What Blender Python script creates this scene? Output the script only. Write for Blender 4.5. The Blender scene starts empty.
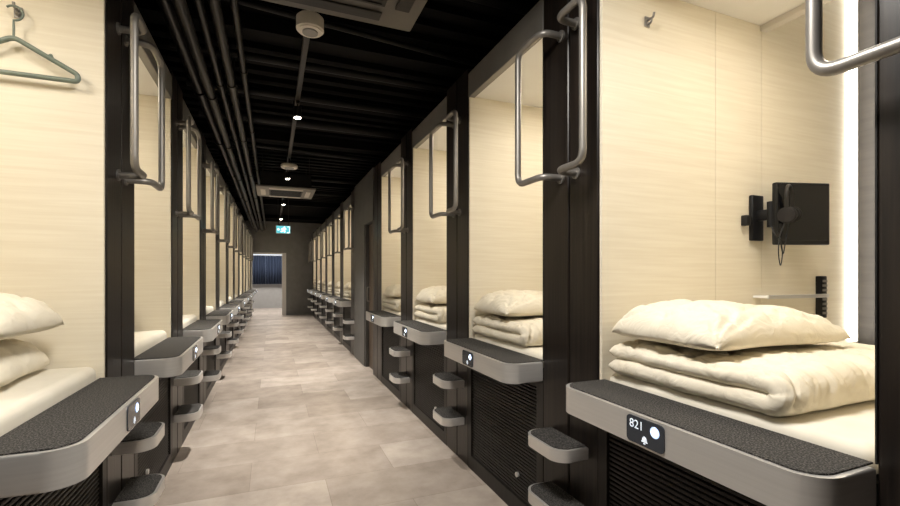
import bpy, bmesh, math, random
from mathutils import Vector, Matrix, noise
random.seed(3)
scene = bpy.context.scene
scene.view_settings.view_transform = 'Standard'
COL = scene.collection
R, L = 1.25, 0.645          # corridor half distances from camera line
OW, PW, PER = 0.90, 0.41, 1.31
ENDY = 15.8
CEIL = 3.15

# ------------------------------------------------------------ materials
def mat(name, col, rough=0.5, metal=0.0, col2=None, scale=(5,5,5), detail=4, bump=0.0, emit=None, estr=0, lo=0.35, hi=0.65, bscale=None, spec=None, bdist=.01):
    m = bpy.data.materials.new(name); m.use_nodes = True
    nt = m.node_tree; b = nt.nodes['Principled BSDF']
    b.inputs['Base Color'].default_value = (*col, 1)
    b.inputs['Roughness'].default_value = rough
    b.inputs['Metallic'].default_value = metal
    if spec is not None: b.inputs['Specular IOR Level'].default_value = spec
    if emit:
        b.inputs['Emission Color'].default_value = (*emit, 1)
        b.inputs['Emission Strength'].default_value = estr
    tc = nt.nodes.new('ShaderNodeTexCoord'); mp = nt.nodes.new('ShaderNodeMapping')
    mp.inputs['Scale'].default_value = scale
    nt.links.new(tc.outputs['Object'], mp.inputs['Vector'])
    n = nt.nodes.new('ShaderNodeTexNoise'); n.inputs['Scale'].default_value = 1; n.inputs['Detail'].default_value = detail
    nt.links.new(mp.outputs['Vector'], n.inputs['Vector'])
    if col2:
        r = nt.nodes.new('ShaderNodeValToRGB')
        r.color_ramp.elements[0].position = lo; r.color_ramp.elements[1].position = hi
        r.color_ramp.elements[0].color = (*col, 1); r.color_ramp.elements[1].color = (*col2, 1)
        nt.links.new(n.outputs['Fac'], r.inputs['Fac']); nt.links.new(r.outputs['Color'], b.inputs['Base Color'])
    if bump:
        bp = nt.nodes.new('ShaderNodeBump'); bp.inputs['Strength'].default_value = bump; bp.inputs['Distance'].default_value = bdist
        nn = n
        if bscale:
            nn = nt.nodes.new('ShaderNodeTexNoise'); nn.inputs['Scale'].default_value = bscale; nn.inputs['Detail'].default_value = 3; nn.inputs['Distortion'].default_value = 1.2
            nt.links.new(tc.outputs['Object'], nn.inputs['Vector'])
        nt.links.new(nn.outputs['Fac'], bp.inputs['Height']); nt.links.new(bp.outputs['Normal'], b.inputs['Normal'])
    return m

M_CREAM = mat('cream_veneer', (0.735,0.668,0.535), 0.5, col2=(0.79,0.73,0.60), scale=(3,3,80), detail=7, bump=0.03)
M_WHITE = mat('white_panel', (0.86,0.84,0.80), 0.5, col2=(0.88,0.865,0.83))
M_DARKW = mat('dark_wood', (0.006,0.0045,0.004), 0.34, col2=(0.020,0.0145,0.011), scale=(60,60,2.0), detail=5, bump=0.05, spec=.35)
M_BLACK = mat('black_matte', (0.008,0.0075,0.007), 0.55, col2=(0.013,0.012,0.011), spec=.3)
M_LOUV = mat('black_louvre', (0.014,0.012,0.011), 0.45, col2=(0.023,0.020,0.018), scale=(3,40,3), spec=.3)
M_METAL = mat('brushed_silver', (0.66,0.64,0.615), 0.33, 0.55, col2=(0.70,0.68,0.655), scale=(8,1.5,120))
M_NICK = mat('satin_nickel', (0.23,0.215,0.197), 0.42, 0.6, col2=(0.27,0.255,0.235), scale=(30,30,6))
M_CARPET = mat('charcoal_carpet', (0.015,0.014,0.013), 0.95, col2=(0.14,0.13,0.12), scale=(220,220,220), detail=2, bump=0.6, lo=0.44, hi=0.7)
M_HEAD = mat('grey_header', (0.22,0.21,0.195), 0.4, 0.3, col2=(0.26,0.25,0.235), scale=(3,3,3))
M_TAUPE = mat('taupe_back', (0.025,0.021,0.018), 0.6, col2=(0.036,0.03,0.026), scale=(2,2,30))
M_LINEN = mat('ivory_linen', (0.75,0.68,0.545), 0.85, col2=(0.79,0.73,0.60), scale=(6,6,6), bump=0.6, bscale=12, bdist=.016)
M_SHEET = mat('cream_sheet', (0.75,0.70,0.59), 0.85, col2=(0.79,0.745,0.64), scale=(9,9,9), bump=0.3, bscale=5)
M_GLOSS = mat('black_glass', (0.004,0.004,0.005), 0.06, col2=(0.006,0.006,0.007), spec=.3)
M_PANEL = mat('panel_glass', (0.035,0.04,0.05), 0.2, col2=(0.045,0.05,0.06))
M_LED = mat('led_white', (1,1,1), 0.5, emit=(0.80,0.90,1.0), estr=8)
M_HALO = mat('led_halo', (0.5,0.6,0.8), 0.5, emit=(0.45,0.62,1.0), estr=0.9)  # dim blue emission imitating the LED's glow on the panel
M_GLYPH = mat('glyph_white', (0.8,0.85,0.9), 0.5, emit=(0.75,0.85,1.0), estr=0.5)
M_STRIP = mat('led_strip', (1,1,1), 0.5, emit=(1.0,0.94,0.83), estr=9)
M_CEIL = mat('ceiling_black', (0.0022,0.002,0.0019), 0.7, col2=(0.0045,0.004,0.0038), scale=(2,2,2), spec=.08)
M_PIPE = mat('pipe_black', (0.007,0.006,0.0055), 0.34, 0.1, col2=(0.012,0.0105,0.0095), scale=(8,1,8), spec=.35)
M_CPIPE = mat('pipe_flat_black', (0.004,0.0036,0.0034), 0.5, col2=(0.007,0.006,0.0055), scale=(1,8,8), spec=.2)
M_GREY = mat('grey_wall', (0.07,0.068,0.065), 0.55, col2=(0.085,0.082,0.078))
M_FARG = mat('mid_grey_wall', (0.18,0.177,0.17), 0.55, col2=(0.21,0.205,0.20))
M_ACP = mat('cassette_grey', (0.09,0.08,0.07), 0.5, col2=(0.11,0.10,0.088))
M_ACL = mat('cassette_light', (0.24,0.22,0.195), 0.5, col2=(0.27,0.25,0.22))
M_OFFW = mat('offwhite_plastic', (0.66,0.61,0.54), 0.45, col2=(0.69,0.64,0.57))
M_TV = mat('black_plastic', (0.006,0.006,0.007), 0.35, col2=(0.010,0.010,0.011), spec=.3)
M_GREEN = mat('grey_green_plastic', (0.13,0.165,0.135), 0.4, col2=(0.155,0.19,0.16))
M_LAMP = mat('lamp_emit', (1,1,1), 0.5, emit=(1.0,0.9,0.75), estr=40)
M_SIGNW = mat('sign_white', (0.9,1,0.95), 0.5, emit=(0.8,1.0,1.0), estr=2.0)
M_SIGNG = mat('sign_green', (0.0,0.30,0.25), 0.5, emit=(0.15,0.58,0.68), estr=1.0)
M_CURT = mat('navy_curtain', (0.012,0.021,0.047), 0.8, col2=(0.03,0.046,0.09), scale=(14,14,1))
M_DOORB = mat('brown_door', (0.055,0.038,0.026), 0.45, col2=(0.075,0.052,0.036), scale=(20,20,2))
M_LWALL = mat('light_wall', (0.30,0.29,0.28), 0.6, col2=(0.33,0.32,0.31))
M_GLASS = mat('bright_window', (0.6,0.7,0.8), 0.3, emit=(0.75,0.85,1.0), estr=0.6)
M_PFILL = mat('pod_fill_glow', (1,1,1), .5, emit=(1.0,0.91,0.78), estr=4)  # emission for the added panel on pod ceilings

def floor_mat():
    m = bpy.data.materials.new('stone_tile_floor'); m.use_nodes = True
    nt = m.node_tree; b = nt.nodes['Principled BSDF']
    tc = nt.nodes.new('ShaderNodeTexCoord'); mp = nt.nodes.new('ShaderNodeMapping')
    mp.inputs['Location'].default_value = (0.13, 0.2, 0)
    nt.links.new(tc.outputs['Object'], mp.inputs['Vector'])
    br = nt.nodes.new('ShaderNodeTexBrick')
    br.inputs['Scale'].default_value = 1.0; br.inputs['Brick Width'].default_value = 0.9; br.inputs['Row Height'].default_value = 0.45
    br.inputs['Mortar Size'].default_value = 0.0018; br.inputs['Mortar Smooth'].default_value = 0.5; br.inputs['Bias'].default_value = 0.0
    br.inputs['Color1'].default_value = (0.37,0.315,0.27,1); br.inputs['Color2'].default_value = (0.52,0.455,0.40,1)
    br.inputs['Mortar'].default_value = (0.30,0.25,0.215,1)
    nt.links.new(mp.outputs['Vector'], br.inputs['Vector'])
    n = nt.nodes.new('ShaderNodeTexNoise'); n.inputs['Scale'].default_value = 4.0; n.inputs['Detail'].default_value = 9; n.inputs['Roughness'].default_value = 0.62
    nt.links.new(tc.outputs['Object'], n.inputs['Vector'])
    r = nt.nodes.new('ShaderNodeValToRGB'); r.color_ramp.elements[0].position = .28; r.color_ramp.elements[1].position = .72
    r.color_ramp.elements[0].color = (0.74,0.72,0.705,1); r.color_ramp.elements[1].color = (1.16,1.155,1.15,1)
    nt.links.new(n.outputs['Fac'], r.inputs['Fac'])
    mx = nt.nodes.new('ShaderNodeMix'); mx.data_type = 'RGBA'; mx.blend_type = 'MULTIPLY'; mx.inputs['Factor'].default_value = 1
    nt.links.new(br.outputs['Color'], mx.inputs['A']); nt.links.new(r.outputs['Color'], mx.inputs['B'])
    nt.links.new(mx.outputs['Result'], b.inputs['Base Color'])
    b.inputs['Roughness'].default_value = 0.26
    return m
M_FLOOR = floor_mat()

# ------------------------------------------------------------ helpers
def obj(name, me, parent=None, loc=(0,0,0)):
    o = bpy.data.objects.new(name, me); COL.objects.link(o)
    o.location = loc
    if parent is not None: o.parent = parent
    return o
def finish(bm, name, material, parent=None, loc=(0,0,0), smooth=False, auto=None):
    bmesh.ops.recalc_face_normals(bm, faces=bm.faces[:])
    me = bpy.data.meshes.new(name); bm.to_mesh(me); bm.free()
    me.materials.append(material)
    if smooth:
        for p in me.polygons: p.use_smooth = True
    o = obj(name, me, parent, loc)
    if auto:
        for p in me.polygons: p.use_smooth = True
        me.set_sharp_from_angle(angle=math.radians(auto))
    return o
def tag(o, label, cat, group=None, kind=None):
    o['label'] = label; o['category'] = cat
    if group: o['group'] = group
    if kind: o['kind'] = kind
    return o
def empty(name, loc):
    e = bpy.data.objects.new(name, None); e.empty_display_size = 0.1; e.location = loc; COL.objects.link(e); return e
def box(bm, x0,x1,y0,y1,z0,z1, bev=0.0, seg=2):
    mtx = Matrix.Translation(((x0+x1)/2,(y0+y1)/2,(z0+z1)/2)) @ Matrix.Diagonal((abs(x1-x0),abs(y1-y0),abs(z1-z0),1))
    g = bmesh.ops.create_cube(bm, size=1, matrix=mtx)
    if bev:
        es = list({e for v in g['verts'] for e in v.link_edges})
        bmesh.ops.bevel(bm, geom=es, offset=bev, segments=seg, affect='EDGES', profile=0.5)
def cyl(bm, p, r, h, axis='Z', seg=24, r2=None):
    rot = {'Z':Matrix.Identity(4),'X':Matrix.Rotation(math.pi/2,4,'Y'),'Y':Matrix.Rotation(math.pi/2,4,'X')}[axis]
    bmesh.ops.create_cone(bm, cap_ends=True, segments=seg, radius1=r, radius2=r if r2 is None else r2, depth=h, matrix=Matrix.Translation(p) @ rot)
def prism(bm, pts, z0, z1, bev=0.0):
    vb = [bm.verts.new((x,y,z0)) for x,y in pts]; vt = [bm.verts.new((x,y,z1)) for x,y in pts]
    n = len(pts); fs = [bm.faces.new(vb[::-1]), bm.faces.new(vt)]
    for i in range(n): bm.faces.new((vb[i],vb[(i+1)%n],vt[(i+1)%n],vt[i]))
    if bev:
        es = list({e for f in fs for e in f.edges})
        bmesh.ops.bevel(bm, geom=es, offset=bev, segments=2, affect='EDGES', profile=0.5)
def rrect(cx,cy,w,h,r,n=5):
    pts=[]
    for sx,sy,a0 in ((1,1,0),(-1,1,90),(-1,-1,180),(1,-1,270)):
        for k in range(n+1):
            a=math.radians(a0+90*k/n); pts.append((cx+sx*(w/2-r)+r*math.cos(a), cy+sy*(h/2-r)+r*math.sin(a)))
    return pts
def round_path(pts, r, n=8, closed=False):
    out = []; N = len(pts)
    for i,p in enumerate(pts):
        p = Vector(p)
        if not closed and i in (0,N-1): out.append(p); continue
        a = Vector(pts[i-1]); c = Vector(pts[(i+1)%N])
        da = (a-p); dc = (c-p); rr = min(r, da.length*.49, dc.length*.49)
        A = p+da.normalized()*rr; C = p+dc.normalized()*rr
        for k in range(n+1):
            t = k/n; out.append(A*(1-t)**2 + p*2*t*(1-t) + C*t*t)
    return out
def tube(name, paths, rad, material, parent=None, loc=(0,0,0), cyclic=False, res=6):
    cu = bpy.data.curves.new(name,'CURVE'); cu.dimensions='3D'; cu.bevel_depth=rad; cu.bevel_resolution=res; cu.use_fill_caps=True
    for pts in paths:
        sp = cu.splines.new('POLY'); sp.points.add(len(pts)-1)
        for i,p in enumerate(pts): sp.points[i].co = (*p,1)
        sp.use_cyclic_u = cyclic
    t = bpy.data.objects.new('tmp', cu); COL.objects.link(t)
    dg = bpy.context.evaluated_depsgraph_get()
    me = bpy.data.meshes.new_from_object(t.evaluated_get(dg))
    bpy.data.objects.remove(t)
    me.materials.clear(); me.materials.append(material)
    for p in me.polygons: p.use_smooth = True
    return obj(name, me, parent, loc)
def text_mesh(name, body, size, rotm, loc, material, parent):
    cu = bpy.data.curves.new(name,'FONT'); cu.body = body; cu.size = size; cu.extrude = 0.0004; cu.align_x='CENTER'; cu.align_y='CENTER'
    t = bpy.data.objects.new('tmp', cu); COL.objects.link(t)
    dg = bpy.context.evaluated_depsgraph_get()
    me = bpy.data.meshes.new_from_object(t.evaluated_get(dg)); bpy.data.objects.remove(t)
    me.transform(rotm); me.materials.clear(); me.materials.append(material)
    return obj(name, me, parent, loc)
def clone(o, parent=None, loc=None, skip=()):
    c = o.copy(); COL.objects.link(c)
    if parent is not None: c.parent = parent
    if loc is not None: c.location = loc
    for ch in list(o.children):
        if ch is not c and ch.name.split('.')[0] not in skip: clone(ch, c)
    return c
def face_matrix(s):
    # glyph plane facing the corridor; s=+1 right side
    return Matrix(((0,0,-s),(-s,0,0),(0,1,0))).to_4x4()

# ------------------------------------------------------------ structure
def struct(name, material, *a, bev=0, label=None):
    bm = bmesh.new(); box(bm,*a,bev); o = finish(bm,name,material)
    o['kind']='structure'; o['label']=label or name.replace('_',' '); o['category']='structure'; return o
WX0, WX1 = -(L+2.25), R+2.25
struct('floor', M_FLOOR, WX0-.1,WX1+.1,-2.2,20.2,-0.1,0, label='taupe stone-look tile floor of the corridor')
bm = bmesh.new(); box(bm, WX0-.1,WX1+.1,-2.2,20.2,CEIL,CEIL+.1)
y=-2.0
while y<15.6:
    box(bm, WX0+.01,WX1-.01,y,y+.09,CEIL-.05,CEIL-.0005); y+=.2
for yy in (0.7,3.3,5.9,8.6,11.2,13.9):
    box(bm, WX0+.01,WX1-.01,yy,yy+.10,CEIL-.16,CEIL-.052)
o = finish(bm,'ceiling',M_CEIL); o['kind']='structure'; o['label']='black exposed corrugated deck ceiling with beams'; o['category']='ceiling'
struct('wall_left', M_BLACK, WX0-.1,WX0,-2.2,20.2,0,CEIL, label='dark wall behind the sleeping pods')
struct('wall_right', M_BLACK, WX1,WX1+.1,-2.2,20.2,0,CEIL, label='dark wall behind the sleeping pods')
struct('wall_back', M_GREY, WX0,WX1,-2.2,-2.1,0,CEIL, label='dark grey wall closing the corridor')
bm = bmesh.new()
OX0, OX1, OH = -0.64, 0.44, 2.08
box(bm, WX0,OX0,ENDY,ENDY+.12,0,CEIL); box(bm, OX1,WX1,ENDY,ENDY+.12,0,CEIL); box(bm, OX0,OX1,ENDY,ENDY+.12,OH,CEIL)
o = finish(bm,'wall_far',M_FARG); o['kind']='structure'; o['label']='mid grey end wall with an open doorway'; o['category']='wall'
bm = bmesh.new()
box(bm, OX0-.0,OX0+.04,ENDY-.02,ENDY+.14,0,OH); box(bm, OX1-.13,OX1,ENDY-.02,ENDY+.14,0,OH); box(bm, OX0+.04,OX1-.13,ENDY-.02,ENDY+.14,OH-.05,OH)
o = finish(bm,'trim_1',mat('frame_grey',(0.7,0.68,0.65),.5)); o['kind']='structure'; o['label']='pale grey doorway frame'; o['category']='trim'
struct('wall_far_room', M_LWALL, WX0,WX1,19.6,19.7,0,CEIL, label='light grey wall of the room beyond')
struct('window_1', M_GLASS, -.95,.60,19.55,19.595,1.0,2.24, label='bright window behind navy curtains')
struct('wall_right_service', M_GREY, R-.01,R+.12,6.42,7.235,0,2.75, label='dark grey wall section between pods')
struct('trim_2', M_GREY, R-.01,R+.12,5.815,6.42,2.05,2.75, label='dark grey panel above the service door')
dr = struct('door_1', M_DOORB, R+.05,R+.09,5.86,6.37,0.005,2.04, label='brown service door set back between pods')
bm = bmesh.new(); box(bm,R,R+.12,5.812,5.855,0,2.05); box(bm,R,R+.12,6.375,6.418,0,2.05)
o = finish(bm,'trim_3',M_GREY); o['kind']='structure'; o['label']='grey door jambs'; o['category']='trim'
tube('handle',[round_path([(R+.049,6.30,.95),(R+.01,6.30,.95),(R+.01,6.30,1.15),(R+.049,6.30,1.15)],.02)],.008,M_NICK,dr)

def curtain(x0,x1,z0,z1,y):
    bm = bmesh.new(); n=80; fr=[]
    for i in range(n+1):
        x=x0+(x1-x0)*i/n; yy=y+.04*math.sin(i*.62)+.012*math.sin(i*.23)
        fr.append((bm.verts.new((x,yy,z0)),bm.verts.new((x,yy,z1))))
    for i in range(n): bm.faces.new((fr[i][0],fr[i+1][0],fr[i+1][1],fr[i][1]))
    c=finish(bm,'curtain',M_CURT,smooth=True); tag(c,'navy blue pleated curtain over a bright window','curtain','navy window curtains')
    sm=c.modifiers.new('s','SOLIDIFY'); sm.thickness=.004
curtain(-.95,-.24,.98,2.13,19.43); curtain(-.235,.60,.98,2.13,19.43)
cr = tube('curtain_rail',[[(-1.0,19.43,2.145),(.7,19.43,2.145)]],.012,M_NICK); tag(cr,'slim metal curtain rail above the window','curtain rail')

# ------------------------------------------------------------ pod prototype
def ledge_outline(s, u_out, v0, v1, r, inset=0, u_in=0.0):
    pts=[(u_in,v0+inset)]
    rr=max(r-inset,0.005); a=-(u_out-inset)+rr
    for k in range(11):
        t=k/10*math.pi/2
        pts.append((a-rr*math.sin(t), v0+inset+rr-rr*math.cos(t)))
    for k in range(11):
        t=k/10*math.pi/2
        pts.append((a-rr*math.cos(t), v1-inset-rr+rr*math.sin(t)))
    pts.append((u_in,v1-inset))
    return [(s*x,y) for x,y in pts]

T=.018
NV0,NV1=-.009,-.005      # near side panel
def make_pod(s):
    e = empty('sleeping_pod',(s*(R if s>0 else L),0,0))
    g=.002
    bm=bmesh.new(); box(bm,s*.035,s*1.95,g,OW-g,0.0,.835); finish(bm,'base',M_BLACK,e)
    bm=bmesh.new()
    box(bm,0,s*.033,-.008,.05,0,.78); box(bm,0,s*.033,OW-.05,OW-g,0,.78); box(bm,0,s*.033,.05,OW-.05,0,.09); box(bm,0,s*.033,.05,OW-.05,.745,.78)
    box(bm,s*.026,s*.033,.05,OW-.05,.09,.745)
    z=.095
    while z<.735:
        box(bm,s*.011,s*.0255,.05,OW-.05,z,z+.0125,.003,1); z+=.0190
    lf=finish(bm,'louvred_front',M_LOUV,e)
    bm=bmesh.new(); cyl(bm,(-s*.001,.24,.22),.014,.012,'X'); finish(bm,'lock',M_METAL,lf,auto=40)
    for va,vb,ua in ((OW-T,OW-g,.006),(NV0,NV1,.02)):
        bm=bmesh.new()
        for a,b,h in ((ua,.665,2.58),(.667,.985,2.58),(.987,1.80,2.90)): box(bm,s*a,s*b,va,vb,.84,h,.0005,1)
        finish(bm,'side_panel',M_CREAM,e)
    bm=bmesh.new(); box(bm,s*.001,s*.0195,NV0,NV1,.89,2.53); finish(bm,'edge_strip',M_BLACK,e)
    bm=bmesh.new(); box(bm,s*1.802,s*1.82,NV0,OW-g,.84,2.90); finish(bm,'back_panel',M_TAUPE,e)
    c0=NV1+.0005
    bm=bmesh.new(); box(bm,s*.046,s*1.0,c0,OW-T-.0005,2.54,2.558); box(bm,s*.985,s*1.0,c0,OW-T-.0005,2.558,2.88); box(bm,s*.985,s*1.801,c0,OW-T-.0005,2.88,2.898); finish(bm,'ceiling_panel',M_WHITE,e)
    bm=bmesh.new(); box(bm,s*.975,s*1.02,c0,OW-T-.001,2.512,2.5395,.003); finish(bm,'ceiling_rail',M_OFFW,e)
    bm=bmesh.new(); box(bm,0,s*.045,-.008,OW-g,2.535,2.70,.003,1); finish(bm,'header',M_HEAD,e)
    bm=bmesh.new(); box(bm,s*1.70,s*1.75,OW-T-.024,OW-T-.0005,.95,2.875,.006,2); finish(bm,'led_strip',M_STRIP,e)
    bm=bmesh.new(); box(bm,s*.50,s*.80,.10,.34,2.524,2.5395,.006); finish(bm,'ceiling_fill_panel',M_PFILL,e)  # added glowing panel, an invented fixture for the pod's fill light
    bm=bmesh.new(); prism(bm,ledge_outline(s,.20,-.008,OW-.004,.075),.785,.882,.006); lg=finish(bm,'ledge',M_METAL,e,auto=40)
    bm=bmesh.new(); prism(bm,ledge_outline(s,.20,-.008,OW-.004,.075,.014,.019),.8825,.8865); finish(bm,'carpet_top',M_CARPET,lg)
    F=lambda: Matrix.Translation((-s*.2001,.455,.834)) @ face_matrix(s)
    bm=bmesh.new(); prism(bm,rrect(0,0,.144,.082,.014),0,.0045); bm.transform(F()); cp=finish(bm,'control_panel',M_PANEL,lg,auto=40)
    lx=.040 if s>0 else .030
    bm=bmesh.new(); prism(bm,rrect(lx,.014,.034,.034,.0169,8),.0046,.0054); bm.transform(F()); finish(bm,'indicator_halo',M_HALO,cp)  # painted glow around the indicator light, not a lamp of its own
    bm=bmesh.new(); prism(bm,rrect(lx,.014,.022,.022,.0109,8),.0055,.0066); bm.transform(F()); finish(bm,'indicator_light',M_LED,cp)
    # small bell pictogram
    bm=bmesh.new()
    prism(bm,[(-.011+.0,-.028),(.013,-.028),(.013,-.026),(.0105,-.0235),(.009,-.016),(.005,-.011),(.001,-.0095),(-.003,-.011),(-.007,-.016),(-.0085,-.0235),(-.011,-.026)],.0046,.0054)
    prism(bm,rrect(.001,-.0315,.008,.004,.0018,3),.0046,.0054)
    bm.transform(F()); finish(bm,'bell_icon',M_GLYPH,cp)
    return e

def make_pillar(s):
    e = empty('pillar',(s*(R if s>0 else L),0,0))
    g=.002; PE=.398
    bm=bmesh.new()
    box(bm,0,s*.22,g,.19,0,2.74,.004,1); box(bm,s*.012,s*.21,.1905,.1995,0,2.738); box(bm,0,s*.22,.20,PE,0,2.74,.004,1)
    finish(bm,'post',M_DARKW,e)
    for (va,vb) in ((.14,-.035),(.25,.465)):
        o_=-s*.105; zb,zt=1.765,2.425
        pts=[(0.001*-s,va,zt),(o_,va,zt),(o_,vb,zt),(o_,vb,zb),(o_,va,zb),(0.001*-s,va,zb)]
        h=tube('handle',[round_path(pts,.055,8)],.0155,M_NICK,e)
        for zz in (zb,zt):
            bm=bmesh.new(); cyl(bm,(-s*.004,va,zz),.026,.008,'X',24)
            finish(bm,'mounting_plate',M_NICK,h,auto=40)
    for zz in (.58,.32):
        bm=bmesh.new(); prism(bm,ledge_outline(s,.155,.06,.34,.07),zz-.052,zz,.005); st=finish(bm,'step',M_METAL,e,auto=40)
        bm=bmesh.new(); prism(bm,ledge_outline(s,.155,.06,.34,.07,.012,-.003),zz+.0005,zz+.004); finish(bm,'tread',M_CARPET,st)
    return e

# ------------------------------------------------------------ bedding
def nz(x,y,z,f): return noise.noise(Vector((x*f,y*f,z*f)))
def crease(x,y,z,f,p=6): return (1-min(1,abs(nz(x,y,z,f))*2.2))**p
def pillow_mesh(seed, w, d, h):
    bm=bmesh.new(); NX,NY=96,72; top={};bot={}
    for i in range(NX+1):
        for j in range(NY+1):
            x=-1+2*i/NX; y=-1+2*j/NY
            x=.5*x+.5*math.sin(x*math.pi/2); y=.5*y+.5*math.sin(y*math.pi/2)
            X=w/2*x*(1-.03*(1-y*y)); Y=d/2*y*(1-.04*(1-x*x))
            cr=abs(x*y)**5; X*=1-.07*cr; Y*=1-.07*cr
            X+=nz(x,y,seed,1.3)*.014; Y+=nz(x,y,seed+3,1.3)*.014
            t=max(0,(1-abs(x)**4.4)*(1-abs(y)**3.8))**.5
            edge=(1-max(abs(x),abs(y)))
            k=min(1,edge*7)
            wr=0
            for cx,cy in ((-1,-1),(1,-1),(-1,1),(1,1)):
                dx,dy=x-cx,y-cy; r_=math.hypot(dx,dy); a=math.atan2(dy,dx)+.45*nz(x,y,seed+cx,2)
                wr+=.010*math.sin(a*15+seed+cx*2+cy)*math.exp(-r_*1.6)*min(1,r_*3)
            rid=-crease(X+seed,Y*1.4,0,3.5,4)*.011*(.4+.6*edge) + nz(X,Y+seed,1.3,3.0)*.018 - crease(X*1.8,Y+seed,4,7,5)*.011- crease(X,Y*2+seed,6,10,5)*.006
            slope=(1-.14*x-.06*y)
            zt=h*.68*t*slope+k*(wr+rid); zb=-h*.32*t**.8
            dr=-.018*x*x-.012*y*y
            top[i,j]=bm.verts.new((X,Y,zt+dr))
            if 0<i<NX and 0<j<NY: bot[i,j]=bm.verts.new((X,Y,zb+dr*.5))
            else: bot[i,j]=top[i,j]
    for i in range(NX):
        for j in range(NY):
            bm.faces.new((top[i,j],top[i+1,j],top[i+1,j+1],top[i,j+1]))
            try: bm.faces.new([bot[i,j],bot[i,j+1],bot[i+1,j+1],bot[i+1,j]])
            except Exception: pass
    mn=min(v.co.z for v in bm.verts)
    for v in bm.verts: v.co.z-=mn
    return bm
def duvet_mesh(s, u0=-.395, u1=.50, v0=-.37, v1=.272, th=.070):
    # one thick quilt folded once: C-shaped centre line swept along u
    bm=bmesh.new(); r=th*.5
    straight=(v1-v0-2*r); rc=r*1.0
    Ls=straight+r; La=math.pi*rc; tot=2*Ls+La
    NT,NU=170,112; A={};B={}
    def cl(t):
        d=t*tot
        if d<Ls: return Vector((v1-.012-d, r)), Vector((0,-1))
        if d<Ls+La:
            a=(d-Ls)/rc
            return Vector((v1-.012-Ls-rc*math.sin(a), r+rc-rc*math.cos(a))), Vector((-math.sin(a),-math.cos(a)))
        d2=d-Ls-La
        return Vector((v1-.012-Ls+d2, r+2*rc)), Vector((0,1))
    for i in range(NT+1):
        t=i/NT; c,n=cl(t); d=t*tot
        et=min(1,min(d,tot-d)/.045); ft=math.sqrt(max(0,1-(1-et)**2))
        for j in range(NU+1):
            q=-1+2*j/NU; q=.4*q+.6*math.sin(q*math.pi/2)
            u=(u0+u1)/2+(u1-u0)/2*q
            eu=min(1,(1-abs(q))*(u1-u0)/2/.042); fu=math.sqrt(max(0,1-(1-eu)**2))
            f=fu*ft
            lay=1 if d>Ls+La/2 else 0
            uu=u+ (nz(c.x,lay*2.0,1.0,4)*.024 + nz(c.x,lay,4.0,11)*.010)*abs(q)**3
            cx=c.x+nz(u,lay*3.0,7.0,3.5)*.020*abs(t-.5)*2
            und=nz(u,d,2.0,5)*.008 - crease(u*1.3,d*.8,3,5,5)*.017 - crease(u*2.4,d,9,6,5)*.014 - crease(u*3,d*2,5,7,4)*.008
            mid=nz(u,c.x,lay*5+3.0,7)*.012*(1-f)
            ho=r*f+ (und*f if n.y>-.5 else und*f*.2); hi=r*f*.97
            sag=-.012*abs(q)**4 if lay else 0
            A[i,j]=bm.verts.new((uu, cx+n.x*ho, c.y+n.y*ho+mid+sag))
            if 0<i<NT and 0<j<NU: B[i,j]=bm.verts.new((uu, cx-n.x*hi, c.y-n.y*hi+mid+sag))
            else: B[i,j]=A[i,j]
    for i in range(NT):
        for j in range(NU):
            bm.faces.new((A[i,j],A[i+1,j],A[i+1,j+1],A[i,j+1]))
            try: bm.faces.new([B[i,j],B[i,j+1],B[i+1,j+1],B[i+1,j]])
            except Exception: pass
    mn=min(v.co.z for v in bm.verts)
    for v in bm.verts: v.co.x*=s; v.co.z-=mn
    return bm
def pillow_obj(s):
    bm=pillow_mesh(2.0,.72,.50,.15)
    for v in bm.verts: v.co.x*=s
    return finish(bm,'pillow',M_LINEN,smooth=True)
def duvet_obj(s):
    return finish(duvet_mesh(s),'folded_duvet',M_LINEN,smooth=True)
MT={1:.916,-1:.942}
def mattress_obj(s):
    bm=bmesh.new(); box(bm,s*.022,s*1.76,.008,OW-.022,.837,MT[s],.034,6)
    return finish(bm,'mattress',M_SHEET,auto=60)
def zmax(o): return max(v.co.z for v in o.data.vertices)

def area(name,loc,sx,sy,energy,color,rot=(0,0,0)):
    ld=bpy.data.lights.new(name,'AREA'); ld.shape='RECTANGLE'; ld.size=sx; ld.size_y=sy; ld.energy=energy; ld.color=color
    o=bpy.data.objects.new(name,ld); COL.objects.link(o); o.location=loc; o.rotation_euler=rot
    return o

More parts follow.
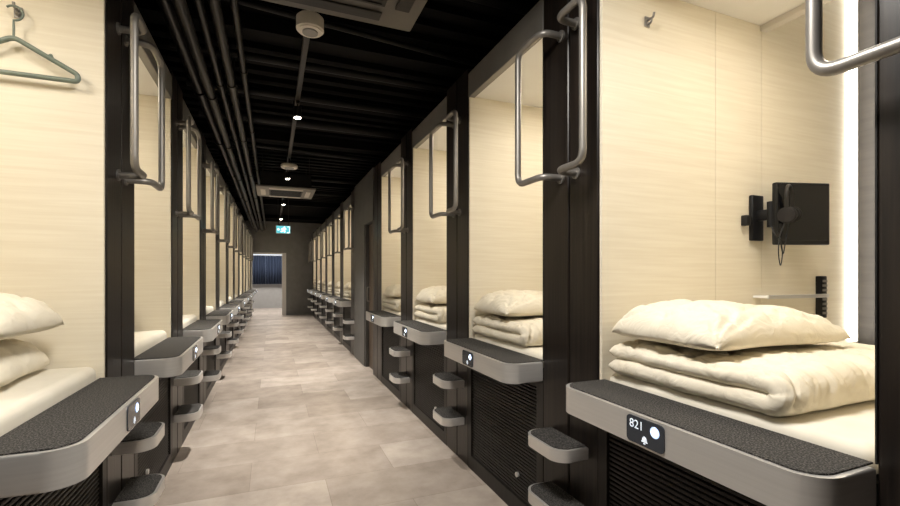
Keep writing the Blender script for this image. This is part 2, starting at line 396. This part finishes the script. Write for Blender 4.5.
right_pods=[.57,1.88,3.19,4.50]+[7.65+PER*k for k in range(6)]
right_pil=[.162,1.47,2.78,4.09,5.40]+[7.24+PER*k for k in range(7)]
left_pods=[1.37+PER*k for k in range(11)]
left_pil=[2.27+PER*k for k in range(10)]
for s,pods,pils in ((1,right_pods,right_pil),(-1,left_pods,left_pil)):
    lat=R if s>0 else L
    pod=make_pod(s); tag(pod,'dark sleeping pod with cream veneer interior and carpeted silver ledge','sleeping pod','rows of sleeping pods')
    pil=make_pillar(s); tag(pil,'dark wood pillar with nickel grab handles and two silver steps','pillar','pillars between the pods')
    pw=pillow_obj(s); dv=duvet_obj(s); mt=mattress_obj(s)
    off=0 if s>0 else .20
    mtop=MT[s]+.001
    zd=zmax(dv)
    def bed(y,i):
        a,b,c=(pw,dv,mt) if i==0 else (pw.copy(),dv.copy(),mt.copy())
        if i:
            for q in (a,b,c): COL.objects.link(q)
        j=0 if i==0 else random.uniform(-.015,.015)
        c.location=(s*lat,y,0)
        tag(c,'single mattress with cream fitted sheet inside a pod','mattress','mattresses in the pods')
        if s<0 and i==0:
            p2=pw.copy(); COL.objects.link(p2)
            p2.location=(s*(lat+.49),y+.60,mtop); p2.rotation_euler=(0,0,math.radians(4))
            tag(p2,'ivory cotton pillow lying flat on a white mattress','pillow','pillows in the pods')
            a.location=(s*(lat+.45),y+.58,mtop+zmax(pw)-.002); a.rotation_euler=(0,0,math.radians(-2))
            tag(a,'plump ivory pillow stacked on top of another pillow','pillow','pillows in the pods')
            bpy.data.objects.remove(b)
            return
        a.location=(s*(lat+.35+off),y+.612,mtop+zd-.0008); a.rotation_euler=(0,0,s*math.radians(-1+j*100))
        b.location=(s*(lat+.402+off),y+.590,mtop)
        tag(a,'plump ivory cotton pillow resting on a folded duvet','pillow','pillows in the pods')
        tag(b,'ivory duvet folded in two thick layers on a mattress','duvet','folded duvets in the pods')
    order=list(range(1,len(pods)))+[0]
    for i in order:
        y=pods[i]
        p=pod if i==0 else clone(pod)
        p.location=(s*lat,y,0)
        bed(y,i)
        area('pod_fill_light',(s*(lat+.65),y+.22,2.518),.28,.22,8.0 if i else 7.5,(1.0,.915,.775))  # added fill brightening the pod interior from its ceiling
        if i<5:
            area('strip_light',(s*(lat+1.725),y+OW-.048,1.9),.04,1.8,2.0,(1.0,.93,.81),rot=(math.radians(-90),0,0))
    for i,y in enumerate(pils):
        if i==0: p=pil
        elif s>0 and i==4:
            p=clone(pil,skip=('handle','step')); p['label']='plain dark wood pillar beside a service door'
        else: p=clone(pil)
        p.location=(s*lat,y,0)
    if s>0: near_pod=pod
def find(o,n):
    for c in o.children:
        if c.name.split('.')[0]==n: return c
        r=find(c,n)
        if r: return r
cp=find(near_pod,'control_panel')
text_mesh('number_display','821',.038,face_matrix(1),(-.2050,.486,.850),M_GLYPH,cp)

# ------------------------------------------------------------ TV etc in near right pod
FW = .57+OW-T
tv=empty('television',(R+1.045,FW-.14,1.60)); tag(tv,'small glossy black television on a wall-mounted swivel arm','television')
rz=math.radians(-16)
def part(bm,name,m,parent,rot=True,**k):
    if rot: bm.transform(Matrix.Rotation(rz,4,'Z'))
    return finish(bm,name,m,parent,**k)
bm=bmesh.new(); box(bm,-.135,.14,-.012,.014,-.145,.145,.006); box(bm,-.09,.09,.014,.03,-.09,.09,.005); part(bm,'housing',M_TV,tv,auto=40)
bm=bmesh.new(); box(bm,-.125,.13,-.0145,-.0125,-.125,.135,.001,1); part(bm,'screen',M_GLOSS,tv)
bm=bmesh.new(); box(bm,-.155,-.075,.118,.139,-.12,.10,.005); box(bm,-.13,-.10,.05,.12,-.025,.025,.006); cyl(bm,(-.115,.058,0),.018,.12,'Z',20); box(bm,-.115,.0,.045,.06,-.02,.02,.004)
finish(bm,'swivel_arm',M_TV,tv,auto=40)
bm=bmesh.new(); box(bm,-.21,-.18,.11,.139,-.05,.0,.004); finish(bm,'socket',M_BLACK,tv,auto=40)
hp=empty('headphones',(R+.905,FW-.175,1.615)); tag(hp,'black over-ear headphones hanging on the television corner','headphones')
arc=[(.052*math.cos(t),0,.045+.055*math.sin(t)) for t in [math.pi*k/20 for k in range(21)]]
arc=[(-.052,0,-.0)]+arc[::-1]+[(.052,0,-.0)]
tube('headband',[arc],.0075,M_LOUV,hp)
for sx in (-1,1):
    bm=bmesh.new(); cyl(bm,(sx*.050,0,-.03),.036,.020,'X',28); bmesh.ops.bevel(bm,geom=[e for e in bm.edges if len(e.link_faces)==2 and e.calc_face_angle()>1],offset=.005,segments=3,affect='EDGES')
    ec=finish(bm,'ear_cup',M_LOUV,hp,auto=40)
    bm=bmesh.new(); cyl(bm,(sx*.032,0,-.03),.033,.015,'X',24); finish(bm,'ear_cushion',M_BLACK,ec,auto=40)
hp.rotation_euler=(0,math.radians(-6),math.radians(20))
def cat(P,n=10):
    P=[Vector(p) for p in P]; out=[]
    for i in range(1,len(P)-2):
        a,b,c,d=P[i-1:i+3]
        for k in range(n):
            t=k/n; out.append(.5*((2*b)+(c-a)*t+(2*a-5*b+4*c-d)*t*t+(3*b-a-3*c+d)*t**3))
    return out
cab=cat([(-.05,.01,-.03),(-.05,.01,-.066),(-.09,.02,-.12),(-.12,.02,-.19),(-.09,.02,-.25),(-.05,.02,-.20),(-.075,.02,-.15),(-.11,.03,-.12),(-.09,.05,-.07),(-.09,.05,-.02)])
cab2=cat([(.045,.01,-.03),(.045,.01,-.066),(.03,.02,-.13),(-.03,.02,-.20),(-.06,.02,-.18),(-.05,.03,-.12),(-.06,.05,-.07),(-.06,.05,-.02)])
tube('cable',[cab,cab2],.0022,M_TV,hp)
sh=empty('wall_shelf',(R+1.17,FW,1.215)); tag(sh,'slim white wall shelf inside a pod','shelf')
bm=bmesh.new(); box(bm,-.25,.22,-.07,-.001,-.012,.0,.003); finish(bm,'board',M_WHITE,sh)
bm=bmesh.new(); box(bm,-.25,.22,-.075,-.0705,-.014,.004,.001,1); finish(bm,'front_lip',M_METAL,sh)
rc=empty('remote_control_holder',(R+1.435,FW,1.20)); tag(rc,'black wall holder with ribbed remote control beside a shelf','remote control holder')
bm=bmesh.new(); box(bm,-.025,.025,-.03,-.001,-.11,.11,.005); finish(bm,'holder',M_TV,rc,auto=40)
bm=bmesh.new()
for k in range(8): box(bm,-.018,.018,-.034,-.0305,-.09+k*.024,-.078+k*.024)
finish(bm,'buttons',M_HEAD,rc)
hk=empty('coat_hook',(R+.245,FW,2.40)); tag(hk,'small nickel coat hook on cream pod wall','coat hook','coat hooks')
bm=bmesh.new(); box(bm,-.014,.014,-.006,-.0005,-.022,.022,.002); finish(bm,'plate',M_NICK,hk)
tube('peg',[round_path([(0,-.006,.008),(0,-.035,.004),(0,-.04,.022)],.01),round_path([(0,-.006,-.012),(0,-.022,-.012),(0,-.026,0)],.01)],.005,M_NICK,hk)
FL=1.37+OW-T
hx=-.925
hk2=clone(hk,loc=(hx,FL,2.345))
hg=empty('coat_hanger',(hx,FL-.038,2.22)); tag(hg,'grey-green plastic coat hanger hanging on a pod wall hook','coat hanger')
pts=round_path([(-.20,0,-.10),(0,0,.012),(.20,0,-.10),(.20,0,-.128),(-.20,0,-.128)],.02,6,closed=True)
f=tube('frame',[pts],.0095,M_GREEN,hg,cyclic=True)
hook=[(0,0,.0),(0,0,.05)]+[(.028*math.sin(a),0,.105-.028*math.cos(a)) for a in [math.radians(d) for d in range(0,230,12)]]
tube('hook',[hook],.004,M_GREEN,hg)
for sx in (-1,1):
    tube('notch',[round_path([(sx*.12,0,-.05),(sx*.115,0,-.034),(sx*.105,0,-.041)],.004)],.004,M_GREEN,hg)

# ------------------------------------------------------------ ceiling services
for k,(x,z,r) in enumerate([(-.20,2.86,.022),(-.29,2.80,.03),(-.38,2.84,.025),(-.46,2.78,.033),(-.56,2.86,.04),(-.33,2.93,.02)]):
    e=empty('ceiling_pipe',(x,0,z)); tag(e,'black painted ceiling pipe running along the corridor','pipe','pipes under the ceiling')
    bm=bmesh.new(); cyl(bm,(0,7,0),r,17.4,'Y',20)
    for yy in (.4,2.0,3.7,5.2,7.0,9,11,13): cyl(bm,(0,yy+k*.13,0),r*1.25,.05,'Y',20)
    finish(bm,'pipe_run',M_PIPE,e,auto=40)
    for yy in (1.4,4.0,6.6,9.2,11.8):
        bm=bmesh.new(); cyl(bm,(0,yy+k*.05,(CEIL-.05-z+r)/2),.005,CEIL-.05-z-r,'Z',8); finish(bm,'hanger_rod',M_PIPE,e)
for k,(yy,r,z,dy) in enumerate(((.95,.02,3.045,0),(2.45,.045,3.03,.0),(3.0,.02,3.03,.35),(3.8,.03,3.03,0),(4.5,.035,3.03,.0),(5.2,.05,3.02,.0),(6.3,.03,3.03,.3),(8.2,.04,3.03,.0),(9.6,.03,3.03,.0))):
    o=tube('cross_pipe',[[(-.7,yy,z),(2.3,yy+dy,z)]],r,M_CPIPE)
    tag(o,'black pipe crossing below the ceiling deck','pipe','crossing ceiling pipes')

for a,b,rods in ((2.3,6.93,(2.5,4.7,6.8)),(7.92,14.8,(8.0,10.5,13.1))):
    tr=empty('lighting_track',(.2,0,2.80)); tag(tr,'black lighting track hung along the corridor ceiling','lighting track','lighting tracks')
    bm=bmesh.new(); box(bm,-.018,.018,a,b,-.016,.016,.003); finish(bm,'rail',M_LOUV,tr)
    for yy in rods:
        bm=bmesh.new(); cyl(bm,(0,yy,(CEIL-2.85+.016)/2+.008),.006,CEIL-2.80-.05-.016,'Z',8); finish(bm,'hanger_rod',M_PIPE,tr)
def spot(y,en):
    e=empty('track_spotlight',(.2,y,2.78)); tag(e,'small black track spotlight with warm lamp','spotlight','track spotlights')
    bm=bmesh.new(); box(bm,-.015,.015,-.04,.04,-.018,.003,.003); cyl(bm,(0,0,-.03),.008,.03,'Z',12); finish(bm,'adapter',M_PIPE,e,auto=40)
    bm=bmesh.new(); cyl(bm,(0,0,-.085),.032,.09,'Z',28,.03); finish(bm,'lamp_head',M_PIPE,e,auto=40)
    bm=bmesh.new(); cyl(bm,(0,0,-.132),.026,.004,'Z',24); finish(bm,'lamp_lens',M_LAMP,e)
    ld=bpy.data.lights.new('spot','SPOT'); ld.energy=en; ld.color=(1.0,.95,.87); ld.spot_size=math.radians(90); ld.spot_blend=1.0; ld.shadow_soft_size=.03
    lo=bpy.data.objects.new('spot_light',ld); COL.objects.link(lo); lo.location=(.2,y,2.78-.14)
for y,en in ((3.96,380),(6.5,540),(8.9,480),(11.2,380),(13.6,320)): spot(y,en)
area('corridor_fill_light',(.25,.9,2.7),.5,.5,58,(1.0,.955,.89))  # added fill without a fixture, brightens the foreground floor and ledges

def drum(name,y,d,h,z,label,cat_):
    e=empty(name,(.2,y,z)); tag(e,label,cat_,'round ceiling devices')
    bm=bmesh.new(); cyl(bm,(0,0,h/2),d/2,h,'Z',40)
    bmesh.ops.bevel(bm,geom=[q for q in bm.edges if q.calc_face_angle()>1],offset=.01,segments=3,affect='EDGES')
    finish(bm,'housing',M_OFFW,e,auto=40)
    bm=bmesh.new(); cyl(bm,(0,0,-.004),d*.28,.008,'Z',32); finish(bm,'grille',M_HEAD,e,auto=40)
    st=2.782-z-h
    bm=bmesh.new(); cyl(bm,(0,0,h+st/2),.012,st,'Z',12); finish(bm,'stem',M_PIPE,e,auto=40)
drum('smoke_detector',2.62,.15,.085,2.69,'off-white drum-shaped smoke detector hung from the track','smoke detector')
drum('smoke_detector',5.9,.20,.045,2.66,'flat off-white round detector hung from the track','smoke detector')

def cassette(x,y,h0,pm,lm):
    e=empty('air_conditioner',(x,y,h0)); tag(e,'ceiling cassette air conditioner with square grille','air conditioner','ceiling air conditioners')
    bm=bmesh.new(); box(bm,-.36,.36,-.36,.36,.0305,.24,.01); finish(bm,'casing',M_BLACK,e)
    bm=bmesh.new(); box(bm,-.42,.42,-.42,.42,0,.03,.01); finish(bm,'panel',pm,e,auto=40)
    bm=bmesh.new()
    box(bm,-.24,.24,-.24,.24,-.008,-.0005,.003)
    for k in range(15): box(bm,-.22,.22,-.22+k*.031,-.22+k*.031+.012,-.014,-.0085)
    finish(bm,'intake_grille',M_LOUV,e)
    for a in range(4):
        bm=bmesh.new(); box(bm,-.24,.24,.29,.36,-.010,-.0005,.004); bm.transform(Matrix.Rotation(a*math.pi/2,4,'Z')); finish(bm,'louver',lm,e)
    for sx in (-1,1):
        for sy in (-1,1):
            bm=bmesh.new(); cyl(bm,(sx*.33,sy*.33,(.24+CEIL-.05-h0)/2),.005,CEIL-.05-h0-.24,'Z',8); finish(bm,'hanger_rod',M_PIPE,e)
cassette(.26,1.84,2.60,M_ACP,M_LOUV); cassette(.2,7.42,2.61,M_ACL,M_OFFW)

ex=empty('exit_sign',(.23,10.4,2.33)); tag(ex,'lit green emergency exit sign with white running figure','exit sign')
bm=bmesh.new(); box(bm,-.17,.17,0,.03,-.10,.10,.004); finish(bm,'sign_box',M_OFFW,ex)
bm=bmesh.new(); box(bm,-.16,.16,-.003,-.0005,-.09,.09); finish(bm,'sign_face',M_SIGNG,ex)
bm=bmesh.new()
def poly(pts): prism(bm,pts,0,.001)
cyl(bm,(.03,.058,0),.017,.002,'Z',16)
def limb(a,b,w=.013):
    a=Vector(a);b=Vector(b);n=(b-a).normalized();p=Vector((-n.y,n.x))*w
    poly([tuple(a+p),tuple(b+p),tuple(b-p),tuple(a-p)])
limb((.018,.036),(-.002,-.012),.017); limb((-.004,-.01),(.036,-.028)); limb((.036,-.028),(.03,-.07)); limb((-.004,-.01),(-.022,-.048)); limb((-.022,-.048),(-.062,-.05))
limb((.018,.03),(.05,.012),.009); limb((.05,.012),(.07,.025),.009); limb((.01,.03),(-.03,.024),.009); limb((-.03,.024),(-.045,-.002),.009)
poly([(-.145,0),(-.11,.035),(-.11,.012),(-.08,.012),(-.08,-.012),(-.11,-.012),(-.11,-.035)])
poly([(.085,.075),(.15,.075),(.15,-.075),(.085,-.075),(.085,-.065),(.14,-.065),(.14,.065),(.085,.065)])
bm.transform(Matrix.Translation((0,-.0045,0)) @ Matrix.Rotation(math.pi/2,4,'X')); finish(bm,'running_figure',M_SIGNW,ex)
for sx in (-.12,.12):
    bm=bmesh.new(); cyl(bm,(sx,.015,.1+(CEIL-.05-2.43)/2),.006,CEIL-.05-2.43,'Z',8); finish(bm,'hanger_rod',M_PIPE,ex)
ex.scale=(.88,.88,.88)

area('far_room_light',(-.1,17.3,2.9),1.6,1.6,190,(1.0,.96,.90))
w=bpy.data.worlds.new('world'); scene.world=w; w.use_nodes=True
w.node_tree.nodes['Background'].inputs['Color'].default_value=(.9,.85,.8,1); w.node_tree.nodes['Background'].inputs['Strength'].default_value=.05

cd=bpy.data.cameras.new('camera'); cd.sensor_width=36; cd.lens=443/900*36; cd.shift_y=23/900; cd.clip_start=.02
co=bpy.data.objects.new('camera',cd); COL.objects.link(co); co.location=(0,0,1.31)
co.rotation_euler=(math.radians(90),0,-math.atan(178/443))
scene.camera=co
